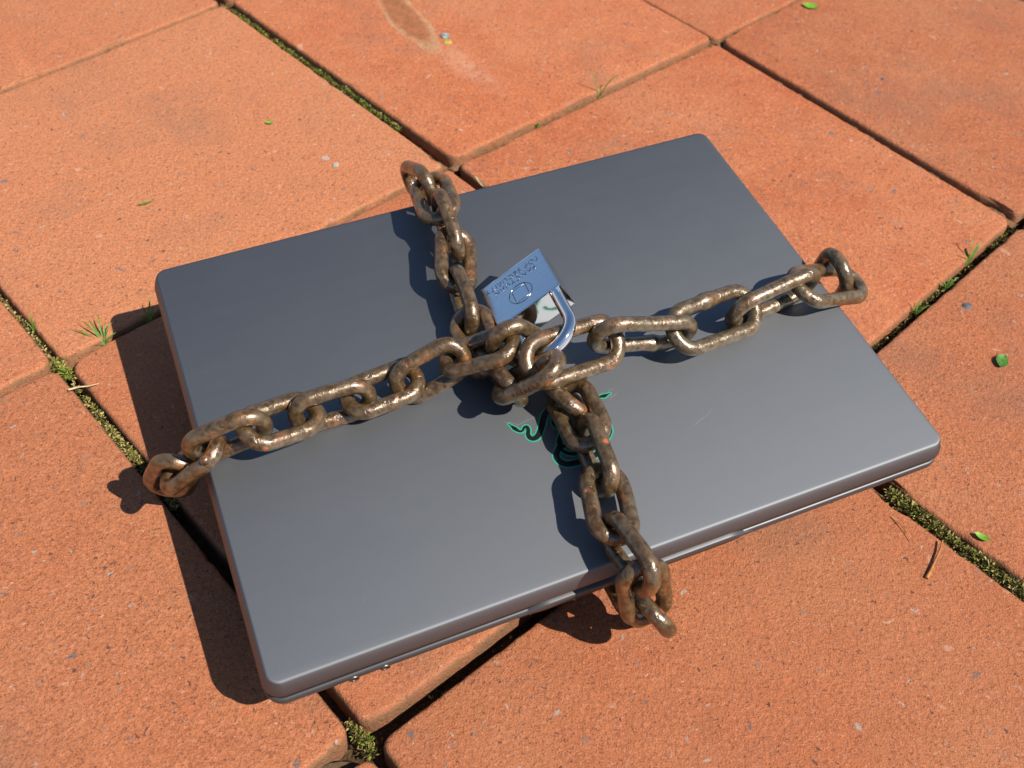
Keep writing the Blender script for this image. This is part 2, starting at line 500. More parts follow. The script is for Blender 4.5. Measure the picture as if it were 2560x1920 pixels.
# sand that fills the narrower joints almost to the top
def joint_sand(a, b, width, z):
    a, b = Vector(a), Vector(b)
    d = (b - a)
    L = d.length
    d.normalize()
    nr = Vector((-d.y, d.x))
    n = int(L / 0.003)
    verts, faces = [], []
    for k in range(n + 1):
        for w in (-0.9, -0.3, 0.3, 0.9):
            p = a + d * (L * k / n) + nr * (w * width)
            verts.append((p.x, p.y, z + 0.0022 * noise.noise(Vector((p.x * 120, p.y * 120, 4.0))) + 0.0012 * noise.noise(Vector((p.x * 420, p.y * 420, 9.0)))))
    for k in range(n):
        for w in range(3):
            q = 4 * k + w
            faces.append((q, q + 1, q + 5, q + 4))
    link_obj('joint_sand', mesh_from('joint_sand', verts, faces, M_SAND), pavement)
for (i0, j0, i1, j1, z) in ((1, -1, 1, 0, -0.0046), (1, 0, 1, 1, -0.0042), (-1, 1, 0, 1, -0.0042), (0, 0, 1, 0, -0.0048), (1, 0, 2, 0, -0.0036), (-1, 0, 0, 0, -0.0056), (-2, 0, -1, 0, -0.0056), (2, -1, 2, 0, -0.004), (2, 0, 2, 1, -0.004), (-1, 0, -1, 1, -0.0085), (0, 0, 0, 1, -0.0085), (0, -2, 0, -1, -0.011)):
    joint_sand(node(i0, j0), node(i1, j1), 0.0045, z)

# ------------------------------------------------------------------ moss and litter in the joints
def moss(name, label, p0, p1, width, count, weights, z0, zh, size=0.0024, meander=0.25, cover=None):
    rng = random.Random(len(label) * 13 + count)
    p0, p1 = Vector(p0), Vector(p1)
    d = (p1 - p0)
    L = d.length
    d.normalize()
    nr = Vector((-d.y, d.x))
    verts, faces, mi = [], [], []
    off = rng.random() * 50
    while len(faces) < count:
        t = rng.random()
        dens = noise.noise(Vector((t * L * 55 + off, off, 0.0))) * 0.5 + 0.5
        dens = min(1.0, 1.5 * dens ** 1.9 + 0.06)
        if cover:
            dens *= cover(t)
        if rng.random() > dens * 1.25:
            continue
        w = rng.gauss(0, 0.30) * width * (0.45 + 0.75 * dens)
        w = max(-width * 0.62, min(width * 0.62, w))
        hump = max(0.0, 1 - (abs(w) / (width * 0.62)) ** 2) * (0.55 + 0.6 * dens)
        c = p0 + d * (t * L) + nr * (w + meander * width * noise.noise(Vector((t * L * 25, off, 3.0))))
        z = z0 + zh * hump * rng.uniform(0.55, 1.05)
        s = size * rng.uniform(0.5, 1.35)
        az = rng.uniform(0, 2 * math.pi)
        el = rng.uniform(0.1, 1.2)
        u = Vector((math.cos(az) * math.cos(el), math.sin(az) * math.cos(el), math.sin(el)))
        sd = u.cross(Vector((rng.gauss(0, 1), rng.gauss(0, 1), rng.gauss(0, 1)))).normalized() * s * 0.17
        b = Vector((c.x, c.y, z))
        k = len(verts)
        bend = Vector((0, 0, -0.25 * s))
        verts += [b, b + u * s * 0.5 + sd, b + u * s + bend, b + u * s * 0.5 - sd]
        faces.append((k, k + 1, k + 2, k + 3))
        mi.append(rng.choices(range(4), weights)[0])
    o = link_obj(name, mesh_from(name, verts, faces, M_MOSS, smooth=False, midx=mi))
    o['kind'] = 'stuff'
    o['label'] = label
    o['category'] = 'moss'
    return o

n00, n01, nm0, nmm, n0m, n1m = node(0, 0), node(0, 1), node(-1, 0), node(-1, -1), node(0, -1), node(1, -1)
def lerp(a, b, t):
    return a + (b - a) * t
moss('moss', 'bright green moss in the joint running down from the top edge', lerp(n01, n00, -0.02), lerp(n01, n00, 0.80), 0.0056, 3400, (5, 2, 1, 4), -0.0075, 0.0060, 0.0026, cover=lambda t: 0.5 + 1.3 * t)
moss('moss', 'dense olive moss bulging from the joint at the right edge', lerp(n0m, node(0, -2), 0.22), lerp(n0m, node(0, -2), 1.0), 0.0105, 7000, (1.5, 5, 4, 3), -0.006, 0.0062, 0.0033)
moss('moss', 'olive and dry moss in the joint left of the laptop', lerp(nm0, nmm, 0.02), lerp(nm0, nmm, 0.44), 0.0054, 1500, (2.0, 3, 6, 3), -0.0085, 0.0066, 0.0030, cover=lambda t: 0.30 + 1.1 * max(0.0, 1 - abs(t - 0.62) / 0.42))
moss('moss', 'thin dry moss in the joint at the left picture edge', lerp(nm0, node(-1, 1), 0.02), lerp(nm0, node(-1, 1), 0.45), 0.0034, 420, (2, 3, 5, 3), -0.008, 0.0055, 0.0026)
moss('moss', 'sparse moss and soil crumbs in the joint right of the laptop', lerp(n0m, n1m, 0.25), lerp(n0m, n1m, 1.0), 0.0050, 1200, (1.5, 2, 2, 7), -0.0105, 0.0055, 0.0026)
moss('moss', 'yellow green moss tuft at the joint crossing below the laptop', lerp(nmm, node(-1, -2), -0.05), lerp(nmm, node(-1, -2), 0.02), 0.0060, 420, (4, 3, 3, 2), -0.011, 0.0045, 0.0024)
moss('moss', 'small green moss tuft at the joint crossing left of the laptop', lerp(nm0, nmm, -0.02), lerp(nm0, nmm, 0.045), 0.0075, 420, (7, 2, 2, 1), -0.006, 0.0062, 0.0030)
moss('soil_crumbs', 'dark crumbs and litter in the joint below the front edge', lerp(nmm, n0m, -0.25), lerp(nmm, n0m, 0.65), 0.0060, 420, (0.1, 0.5, 1.5, 8), -0.017, 0.004, 0.0034)['category'] = 'litter'

def blade_mesh(base, tip, bend, width, mat, seg=7):
    base, tip, bend = Vector(base), Vector(tip), Vector(bend)
    verts, faces = [], []
    ax = (tip - base).normalized()
    sd = ax.cross(Vector((0.2, -0.5, 0.85))).normalized()
    up = sd.cross(ax)
    for k in range(seg + 1):
        t = k / seg
        c = base * (1 - t) + tip * t + bend * (4 * t * (1 - t))
        w = width * (0.75 + 0.5 * t) * (1 - t ** 2.2) + 0.00005
        verts += [c - sd * w / 2, c - up * w * 0.22, c + sd * w / 2]
    for k in range(seg):
        a = 3 * k
        faces += [(a, a + 1, a + 4, a + 3), (a + 1, a + 2, a + 5, a + 4)]
    return mesh_from('blade', verts, faces, mat)

def tuft(xy, z, blades, label, mat=None, name='grass_tuft', cat='grass tuft', group=None):
    t = tag(empty(name, Matrix.Translation((xy[0] * SITE, xy[1] * SITE, z))), label, cat, group)
    for (dx, dy, dz, w) in blades:
        link_obj('blade', blade_mesh((random.uniform(-.0008, .0008), random.uniform(-.0008, .0008), 0), (dx, dy, dz), (0, 0, 0.25 * abs(dz) + 0.0006), w, mat or M_GRASS), t)
    return t

tuft((-0.2560, 0.4400), -0.004, [(-0.021, 0.006, 0.006, .0013), (-0.013, 0.013, 0.009, .0014), (-0.007, 0.016, 0.011, .0013), (-0.016, 0.010, 0.010, .0012), (-0.001, 0.012, 0.009, .0011), (0.009, 0.006, 0.007, .0011), (-0.019, 0.001, 0.004, .0010), (0.004, 0.011, 0.010, .0010)],
     'green grass tuft in the joint beside the laptop shadow')
tuft((-0.2340, 0.4620), -0.004, [(0.002, 0.008, 0.016, .0011), (0.005, 0.003, 0.013, .0010), (-0.004, 0.004, 0.010, .0010), (0.008, 0.006, 0.009, .0009), (-0.007, -0.001, 0.006, .0009)],
     'small grass tuft shaded by the laptop at its left corner')
tuft((0.0535, 0.7625), -0.004, [(-0.011, 0.006, 0.020, .0010), (0.016, 0.004, 0.021, .0011), (0.004, 0.007, 0.006, .0009)],
     'two long grass blades in the joint behind the laptop')
tuft((0.3205, 0.5865), -0.006, [(0.008, 0.010, 0.014, .0026), (0.002, 0.015, 0.015, .0011), (-0.006, 0.002, 0.009, .0010)],
     'broad bladed grass tuft in the joint at the right edge')
tuft((0.2985, 0.5580), -0.007, [(-0.004, 0.003, 0.007, .0010), (0.003, 0.005, 0.008, .0010), (0.005, 0.001, 0.006, .0010), (-0.002, -0.003, 0.010, .0010), (0.009, 0.006, 0.008, .0010), (-0.009, 0.000, 0.006, .0009)],
     'short bushy grass tuft midway along the right joint')
tuft((0.2715, 0.5290), -0.007, [(-0.002, 0.004, 0.011, .0010), (0.003, 0.006, 0.009, .0010), (-0.005, 0.002, 0.007, .0010), (0.008, 0.002, 0.009, .0010), (0.001, -0.004, 0.010, .0009)],
     'upright grass tuft in the right joint nearest the laptop')
tuft((0.0035, 0.7120), -0.004, [(-0.003, 0.002, 0.004, .0014), (0.003, 0.003, 0.004, .0014), (0.001, -0.001, 0.004, .0012)],
     'tiny green sprout in the joint behind the chain end')
tuft((-0.3025, 0.4460), -0.005, [(-0.002, 0.007, 0.013, .0010), (0.002, 0.004, 0.010, .0009), (-0.005, 0.002, 0.008, .0008)],
     'thin grass sprig in the joint at the left edge')

def leaf_mesh(length, width, curl, mat, seg=8, name='leaf'):
    verts, faces = [], []
    for k in range(seg + 1):
        t = k / seg
        w = width / 2 * math.sin(math.pi * min(1, t * 0.96 + 0.03)) ** 0.75
        x = length * (t - 0.5)
        z = curl * (2 * t - 1) ** 2 * length
        verts += [(x, -w, z + 0.22 * w), (x, -w * 0.5, z + 0.05 * w), (x, 0, z - 0.02 * w), (x, w * 0.5, z + 0.07 * w), (x, w, z + 0.3 * w)]
    for k in range(seg):
        for s in range(4):
            a = 5 * k + s
            faces.append((a, a + 1, a + 6, a + 5))
    return mesh_from(name, verts, faces, mat)
def leaf(xy, length, width, rot, mat, label, curl=0.08, z=0.002, tilt=0.0, name='leaf'):
    o = link_obj(name, leaf_mesh(length, width, curl, mat, name=name))
    o.matrix_world = Matrix.Translation((xy[0] * SITE, xy[1] * SITE, z)) @ Matrix.Rotation(rot, 4, 'Z') @ Matrix.Rotation(tilt, 4, 'X')
    return tag(o, label, 'leaf')
leaf((0.2520, 0.9360), 0.0155, 0.0105, R(-12), M_LEAF, 'light green oval leaf lying on the slab at top right')
leaf((0.3300, 0.9700), 0.0190, 0.0120, R(-8), M_LEAF, 'light green leaf cut off by the top edge')
leaf((0.3160, 0.4830), 0.0130, 0.0085, R(62), M_LEAF_DARK, 'dark green folded leaf on the slab right of the laptop', curl=0.10, tilt=0.15, z=0.0012)
leaf((-0.2042, 0.6830), 0.0065, 0.0036, R(10), M_LEAF, 'tiny green leaf scrap on the slab at upper left', z=0.0012)
leaf((-0.2690, 0.5741), 0.0110, 0.0022, R(32), M_GRASS, 'narrow green grass clipping on the slab at left', z=0.0012)
leaf((0.2685, 0.3415), 0.0090, 0.0042, R(-30), M_LEAF, 'small green leaf scrap on the olive moss', z=0.0022)
leaf((-0.0720, 0.1850), 0.0330, 0.0120, R(28), M_DEAD, 'curled dark dead leaf in the joint below the laptop', curl=0.14, z=-0.013, tilt=0.4)
leaf((-0.0350, 0.6300), 0.0150, 0.0024, R(-58), M_STRAW, 'pale straw scrap standing in the joint behind the laptop', curl=0.1, z=0.000, tilt=0.6)

def stick(pts, r, mat, label, name='twig', cat='twig'):
    verts, faces = [], []
    P = [Vector((p[0] * SITE, p[1] * SITE, p[2])) for p in pts]
    K = 6
    for k, p in enumerate(P):
        d = (P[min(k + 1, len(P) - 1)] - P[max(k - 1, 0)]).normalized()
        s = d.cross(Vector((0, 0, 1))).normalized()
        u = s.cross(d)
        rr = r * (1.0 - 0.55 * k / (len(P) - 1)) * (1 + 0.15 * math.sin(k * 2.1))
        for a in range(K):
            an = 2 * math.pi * a / K
            verts.append(p + s * rr * math.cos(an) + u * rr * math.sin(an))
    for k in range(len(P) - 1):
        for a in range(K):
            faces.append((k * K + a, k * K + (a + 1) % K, (k + 1) * K + (a + 1) % K, (k + 1) * K + a))
    faces += [tuple(range(K)), tuple((len(P) - 1) * K + a for a in range(K))]
    return tag(link_obj(name, mesh_from(name, verts, faces, mat)), label, cat)
stick([(0.2315, 0.3125, 0.0010), (0.2345, 0.3170, 0.0012), (0.2385, 0.3240, 0.0016), (0.2425, 0.3310, 0.0022), (0.2450, 0.3370, 0.0028)], 0.0010, M_TWIG, 'brown twig lying beside the olive moss joint')
stick([(0.2200, 0.3520, 0.0008), (0.2235, 0.3470, 0.0016), (0.2262, 0.3410, 0.0016), (0.2278, 0.3350, 0.0008)], 0.00038, M_TWIG, 'thin dark stem on the slab near the brown twig')
stick([(-0.2615, 0.3955, 0.0030), (-0.2560, 0.3968, 0.0045), (-0.2505, 0.3985, 0.0042), (-0.2455, 0.4020, 0.0032)], 0.0006, M_STRAW, 'pale straw lying across the left joint', 'straw', 'straw')

def pebble(xy, r, mat, label, name='pebble', sq=0.5, z=0.0, cat='pebble'):
    bm = bmesh.new()
    bmesh.ops.create_icosphere(bm, subdivisions=2, radius=r)
    s = random.random() * 40
    for v in bm.verts:
        v.co *= 1 + 0.45 * noise.noise(v.co * (1.1 / r) + Vector((s, 0, 0)))
        v.co.z *= sq
    me = bpy.data.meshes.new(name)
    bm.to_mesh(me)
    bm.free()
    me.materials.append(mat)
    o = link_obj(name, me)
    o.location = (xy[0] * SITE, xy[1] * SITE, z + r * sq * 0.35)
    return tag(o, label, cat)
M_PEB = leaf_mat('grey_pebble', (0.24, 0.22, 0.20), (0.42, 0.39, 0.36), 0.85)
M_PEB_D = leaf_mat('dark_pebble', (0.05, 0.05, 0.055), (0.13, 0.12, 0.12), 0.8)
M_PEB_W = leaf_mat('pale_pebble', (0.55, 0.45, 0.38), (0.75, 0.66, 0.58), 0.8)
pebble((-0.1447, 0.6365), 0.0026, M_PEB, 'grey stone set in the slab near the upper chain end', z=0.0)
pebble((0.2988, 0.8175), 0.0026, M_PEB_D, 'dark lump standing for the shaded hole in the slab at upper right', z=0.0006)  # lump put in for a hole; its dark colour stands for shade
pebble((0.3060, 0.5345), 0.0034, M_PEB_D, 'grey flat stone at the edge of the right joint', sq=0.35)
pebble((-0.0826, 0.8310), 0.0046, M_LICHEN, 'grey lichen crust at the end of the rust ring', 'lichen_patch', 0.28, 0.0022, 'lichen')
pebble((-0.0790, 0.8215), 0.0034, M_LICHEN_Y, 'yellow lichen spot beside the grey lichen crust', 'lichen_patch', 0.25, 0.0022, 'lichen')

# ------------------------------------------------------------------ laptop
LID = Matrix(((0.900587, -0.434243, -0.019387, 0.0086), (0.431098, 0.897996, -0.088076, 0.3981), (0.055656, 0.070963, 0.995925, 0.06732), (0, 0, 0, 1)))
LW, LD, CR = 0.36, 0.26482, 0.0060

def rrect(off, z, n=10, cr=CR, w=LW, d=LD):
    r = max(cr + off, 0.0015)
    hx, hy = w / 2 + off - r, d / 2 + off - r
    pts = []
    for (cx, cy, a0) in ((hx, hy, 0), (-hx, hy, 90), (-hx, -hy, 180), (hx, -hy, 270)):
        for k in range(n + 1):
            a = R(a0 + 90 * k / n)
            pts.append(Vector((cx + r * math.cos(a), cy + r * math.sin(a), z)))
    return pts
def lofted(name, rings, mat, cap=(True, True), sharp=None):
    n = len(rings[0])
    verts = [p for r in rings for p in r]
    faces = []
    for k in range(len(rings) - 1):
        for a in range(n):
            b = (a + 1) % n
            faces.append((k * n + a, (k + 1) * n + a, (k + 1) * n + b, k * n + b))
    if cap[0]:
        faces.append(tuple(range(n)))
    if cap[1]:
        faces.append(tuple((len(rings) - 1) * n + a for a in reversed(range(n))))
    return mesh_from(name, verts, faces, mat)

laptop = tag(empty('laptop', LID.copy()), 'closed charcoal grey laptop wrapped in rusty chain', 'laptop')
lid_prof = [(-0.0010, 0.0), (-0.0003, -0.00004), (0.0002, -0.00028), (0.0006, -0.0009), (0.0015, -0.0030), (0.0025, -0.0058), (0.0031, -0.0082), (0.0032, -0.0092), (0.0029, -0.0099), (0.0020, -0.0102)]
lid = link_obj('lid', lofted('lid', [rrect(o, z) for o, z in lid_prof], M_LID), laptop)
shade_band = link_obj('seam_shade', lofted('seam_shade', [rrect(0.0023, -0.01005), rrect(0.0019, -0.0144)], M_SEAM_SHADE, cap=(False, False)), laptop)  # added black band that paints the shaded gap between lid and base
base_prof = [(-0.0012, -0.0137), (0.0016, -0.0138), (0.0026, -0.0140), (0.0031, -0.0146), (0.0032, -0.0162), (0.0029, -0.0185), (0.0019, -0.0208), (-0.0030, -0.0262), (-0.0085, -0.0325), (-0.0125, -0.0338)]
base = link_obj('base', lofted('base', [rrect(o, z) for o, z in base_prof], M_BASE), laptop)

def bar_x(name, x0, x1, y, z0, z1, depth, taper, mat):
    """a slim bar along the front edge whose ends taper away"""
    verts, faces = [], []
    N = 40
    for k in range(N + 1):
        t = k / N
        x = x0 + (x1 - x0) * t
        e = min(1.0, min(t, 1 - t) * (x1 - x0) / taper)
        e = e * e * (3 - 2 * e)
        zt = z0 + (z1 - z0) * e
        yy = y - depth * (0.35 + 0.65 * e)
        verts += [(x, y + 0.004, zt), (x, yy + 0.0006, zt), (x, yy, zt - 0.0006), (x, yy + 0.0004, z0 - 0.0022), (x, y + 0.004, z0 - 0.0034)]
    for k in range(N):
        for s in range(4):
            a = 5 * k + s
            faces.append((a, a + 1, a + 6, a + 5))
    return mesh_from(name, verts, faces, mat)
link_obj('front_lip', bar_x('front_lip', -0.062, 0.066, -LD / 2 - 0.0030, -0.0150, -0.0114, 0.0016, 0.014, M_BASE), laptop)

def jack(x, z):
    y = -LD / 2 - 0.0029
    ring_v, ring_f = [], []
    prof = [(0.0015, 0.0002), (0.0016, 0.0006), (0.0021, 0.0007), (0.0025, 0.0004), (0.0026, -0.0010)]
    K = 20
    for r, h in prof:
        for a in range(K):
            an = 2 * math.pi * a / K
            ring_v.append((r * math.cos(an), -h, r * math.sin(an)))
    for k in range(len(prof) - 1):
        for a in range(K):
            b = (a + 1) % K
            ring_f.append((k * K + a, k * K + b, (k + 1) * K + b, (k + 1) * K + a))
    m = Matrix.Translation((x, y, z)) @ Matrix.Rotation(R(4), 4, 'X')
    j = link_obj('audio_jack', mesh_from('audio_jack', ring_v, ring_f, M_JACK), laptop, m)
    hv = [(0.0016 * math.cos(2 * math.pi * a / K), -0.0003, 0.0016 * math.sin(2 * math.pi * a / K)) for a in range(K)]
    link_obj('socket', mesh_from('socket', hv, [tuple(range(K))], M_HOLE), j)
jack(-0.1436, -0.0182)
jack(-0.1287, -0.0182)

# emblem: dark snakes with a green outline printed on the lid (mostly hidden by the chain)
def ribbon(pts, widths, z, name, mat, parent, extra=0.0, rounds=True):
    P = [Vector(p) * 0.001 for p in pts]
    # Catmull-Rom resample
    Q, Wd = [], []
    n = len(P)
    for k in range(n - 1):
        p0, p1, p2, p3 = P[max(k - 1, 0)], P[k], P[k + 1], P[min(k + 2, n - 1)]
        for s in range(8):
            t = s / 8
            Q.append(0.5 * (2 * p1 + (p2 - p0) * t + (2 * p0 - 5 * p1 + 4 * p2 - p3) * t * t + (3 * p1 - p0 - 3 * p2 + p3) * t ** 3))
            Wd.append((widths[k] * (1 - t) + widths[k + 1] * t) * 0.001)
    Q.append(P[-1])
    Wd.append(widths[-1] * 0.001)
    if extra:
        d0 = (Q[0] - Q[1]).normalized() * extra * 0.0008
        Q.insert(0, Q[0] + d0)
        Wd.insert(0, Wd[0] * 0.6)
    verts, faces = [], []
    for k, q in enumerate(Q):
        d = (Q[min(k + 1, len(Q) - 1)] - Q[max(k - 1, 0)]).normalized()
        nr = Vector((-d.y, d.x))
        w = Wd[k] / 2 + extra * 0.001
        a, b = q + nr * w, q - nr * w
        verts += [(a.x, a.y, z), (b.x, b.y, z), (a.x, a.y, z - 0.00006), (b.x, b.y, z - 0.00006)]
    for k in range(len(Q) - 1):
        a = 4 * k
        faces += [(a, a + 1, a + 5, a + 4), (a, a + 4, a + 6, a + 2), (a + 1, a + 3, a + 7, a + 5)]
    return verts, faces
SNK = [(-29.3, -40.3), (-28.4, -41.9), (-27.4, -44.0), (-25.7, -46.7), (-24.0, -46.9), (-22.3, -45.3), (-20.9, -45.4), (-20.9, -47.4), (-22.2, -50.1), (-22.0, -52.5), (-20.0, -53.6), (-16.9, -52.1), (-13.3, -47.6), (-10.1, -43.0), (-7.2, -40.3), (-3.0, -39.0)]
SNW = [0.35, 0.7, 2.3, 1.4, 1.2, 1.3, 1.5, 1.9, 2.3, 2.6, 2.9, 3.1, 3.2, 3.3, 3.4, 3.4]
RARC = [(13.5, -52.0), (16.8, -55.6), (18.9, -59.1), (18.8, -61.6), (18.0, -63.8), (15.0, -66.6), (10.5, -68.0)]
RHEAD = [(29.4, -41.2), (27.8, -41.5), (25.4, -41.8), (22.9, -41.6), (20.4, -43.2), (19.6, -46.0)]
RIN = [(13.0, -40.5), (13.0, -44.2), (13.6, -48.0), (15.4, -52.0), (18.0, -56.0)]
COIL = [(-5.5, -56.0), (-8.4, -59.4), (-9.6, -62.7), (-11.9, -65.0), (-13.9, -67.8), (-13.4, -71.6), (-10.6, -74.2), (-6.1, -75.0), (0.0, -75.2), (6.0, -74.0), (10.5, -71.0)]
COIL2 = [(-9.9, -64.8), (-8.4, -67.6), (-4.6, -69.9), (0.5, -70.4), (5.5, -69.4)]
COIL3 = [(-9.3, -63.9), (-5.8, -63.4), (-1.5, -64.2), (3.0, -66.0)]
BIT = [(-4.4, -44.0), (-6.2, -46.5), (-7.0, -49.8), (-5.0, -53.0)]
strokes = [(SNK, SNW), (RARC, [3.0] * 7), (RHEAD, [0.35, 0.7, 2.3, 1.2, 1.4, 1.8]), (RIN, [3.0, 3.2, 3.3, 3.2, 3.0]), (COIL, [2.4, 2.7, 2.9, 3.0, 3.2, 3.3, 3.3, 3.3, 3.2, 3.0, 2.6]), (COIL2, [1.6, 1.9, 2.1, 2.0, 1.6]), (COIL3, [1.8, 2.2, 2.4, 2.2]), (BIT, [1.6, 2.0, 2.0, 1.6])]
gv, gf, kv, kf = [], [], [], []
for si, (pts, wd) in enumerate(strokes):
    v, f = ribbon(pts, wd, 0.00012 + si * 0.000004, 'e', None, None, 0.78)
    b = len(gv)
    gv += v
    gf += [tuple(i + b for i in q) for q in f]
    v, f = ribbon(pts, wd, 0.00020 + si * 0.000004, 'e', None, None, 0.0)
    b = len(kv)
    kv += v
    kf += [tuple(i + b for i in q) for q in f]
emb = link_obj('emblem', mesh_from('emblem', kv, kf, M_EMB_K, smooth=False), lid)
emb['label'] = 'black snake emblem with green outline on the lid'
link_obj('emblem_outline', mesh_from('emblem_outline', gv, gf, M_EMB_G, smooth=False), lid)

sv, sf = [], []
SCR = [([(76.7, -68.7), (74.6, -70.6), (72.4, -72.4), (71.2, -72.6)], .17), ([(70.5, -73.2), (66.0, -74.3), (60.4, -76.5)], .16), ([(65.1, -77.4), (63.6, -75.6), (64.4, -74.9)], .16), ([(69.8, -78.9), (70.6, -77.6)], .18),
       ([(-31, -38.5), (-27, -40.4), (-24.5, -42.6), (-20, -41.8), (-15, -41.2)], .12), ([(33.0, -42.0), (31.0, -43.3), (28.0, -44.2), (27.0, -46.5)], .16), ([(29.0, -38.8), (32.0, -39.5), (33.4, -41.4)], .12), ([(25.8, -50), (26.2, -53.5)], .10)]
for pts, w in SCR:
    v, f = ribbon(pts, [w * 0.4] + [w] * (len(pts) - 2) + [w * 0.4] if len(pts) > 2 else [w, w * 0.4], 0.00008, 's', None, None, 0.0)
    b = len(sv)
    sv += v
    sf += [tuple(i + b for i in q) for q in f]
link_obj('scratches', mesh_from('scratches', sv, sf, M_SCRATCH, smooth=False), lid)['kind'] = 'stuff'

# ------------------------------------------------------------------ chain
LINKS = [
    ('L0', 0, (-0.19935, 0.00248, -0.01686), (0.5406, -0.2142, 0.6292, 0.5157)),
    ('L1', 0, (-0.18631, -0.00672, 0.00252), (0.1466, -0.3296, 0.1631, 0.9183)),
    ('L2', 0, (-0.16647, -0.00841, 0.01735), (0.6973, 0.6958, -0.1569, 0.0716)),
    ('L3', 0, (-0.13947, -0.00840, 0.01663), (0.9811, 0.0743, 0.1427, 0.1078)),
    ('L4', 0, (-0.11253, -0.00577, 0.01270), (0.7746, 0.6324, -0.0012, -0.0030)),
    ('L5', 0, (-0.08564, -0.00400, 0.01158), (0.9984, 0.0256, -0.0105, 0.0498)),
    ('L6', 0, (-0.05905, -0.00459, 0.01612), (0.8519, 0.4810, -0.1837, 0.0954)),
    ('L7', 0, (-0.03423, -0.01025, 0.02676), (0.9482, -0.1045, -0.2125, -0.2117)),
    ('L8', 0, (-0.01139, -0.01194, 0.02519), (0.6377, 0.6485, 0.2890, -0.2990)),
    ('R1', 1, (0.01069, -0.02885, 0.02924), (0.9514, 0.2849, 0.1097, 0.0400)),
    ('C2', 0, (-0.01842, -0.03854, 0.03297), (0.8735, -0.2176, -0.3325, -0.2813)),
    ('T7', 0, (-0.02627, -0.02029, 0.01519), (0.5033, 0.5575, -0.5972, -0.2815)),
    ('T6', 0, (-0.02776, 0.00905, 0.01188), (0.6652, 0.1830, -0.1358, -0.7110)),
    ('T5', 0, (-0.02537, 0.03739, 0.01330), (0.5103, 0.4342, -0.4930, -0.5550)),
    ('T4', 0, (-0.01886, 0.06648, 0.01489), (0.5608, -0.1066, 0.2405, -0.7850)),
    ('T3', 0, (-0.01544, 0.08852, 0.02027), (0.4081, 0.5592, -0.4209, -0.5862)),
    ('T2', 0, (-0.01473, 0.11278, 0.02084), (0.6680, 0.0459, -0.1461, -0.7283)),
    ('T1', 0, (-0.01608, 0.13788, 0.01148), (0.6219, 0.2731, 0.6081, 0.4110)),
    ('B1', 0, (0.00009, -0.03723, 0.01173), (0.3465, 0.7550, -0.4763, -0.2884)),
    ('B2', 0, (0.00311, -0.05604, 0.01305), (0.6778, 0.0986, -0.1653, -0.7096)),
    ('B3', 0, (0.00052, -0.08208, 0.01355), (0.5133, 0.4307, -0.4506, -0.5899)),
    ('B4', 0, (-0.00517, -0.10920, 0.01299), (0.6077, -0.0785, 0.0744, -0.7867)),
    ('B5', 0, (-0.00850, -0.13816, 0.01516), (0.6075, 0.4078, -0.4929, -0.4708)),
    ('B6', 0, (-0.00602, -0.15253, 0.00078), (0.5620, 0.4912, 0.3790, -0.5470)),
    ('B7', 0, (-0.00224, -0.15033, -0.01888), (0.6524, 0.2046, 0.5180, 0.5141)),
    ('R2', 1, (0.05275, -0.02663, 0.02317), (0.6120, 0.7773, 0.0577, -0.1339)),
    ('R3', 1, (0.09772, -0.02678, 0.01633), (0.9631, 0.2463, 0.0909, 0.0589)),
    ('R4', 1, (0.13707, -0.02327, 0.01478), (0.6419, 0.7632, 0.0569, 0.0478)),
    ('R5', 1, (0.17791, -0.01999, 0.00653), (0.9745, 0.0359, 0.2104, 0.0695)),
    ('R6', 1, (0.19344, -0.00553, -0.01351), (0.7541, 0.0894, 0.6419, 0.1066)),
]
WIRE = 0.0041
SIZE = {0: (0.009981, 0.009378), 1: (0.017091, 0.011327)}
KNOBS = {'L1': [(-16.1, 10.8, 2.5, 2.6)], 'R1': [(-23.2, -0.2, 1.9, 2.9), (21.0, 6.5, 2.3, 3.0)]}
WELDS = {'R1': [(22.5, 9.0, 0.20)], 'R2': [(12.3, -11.4, 0.24)], 'R3': [(-1.8, 11.4, 0.24), (2.6, 11.4, 0.12)], 'C2': [(-4.0, 9.6, 0.10)]}

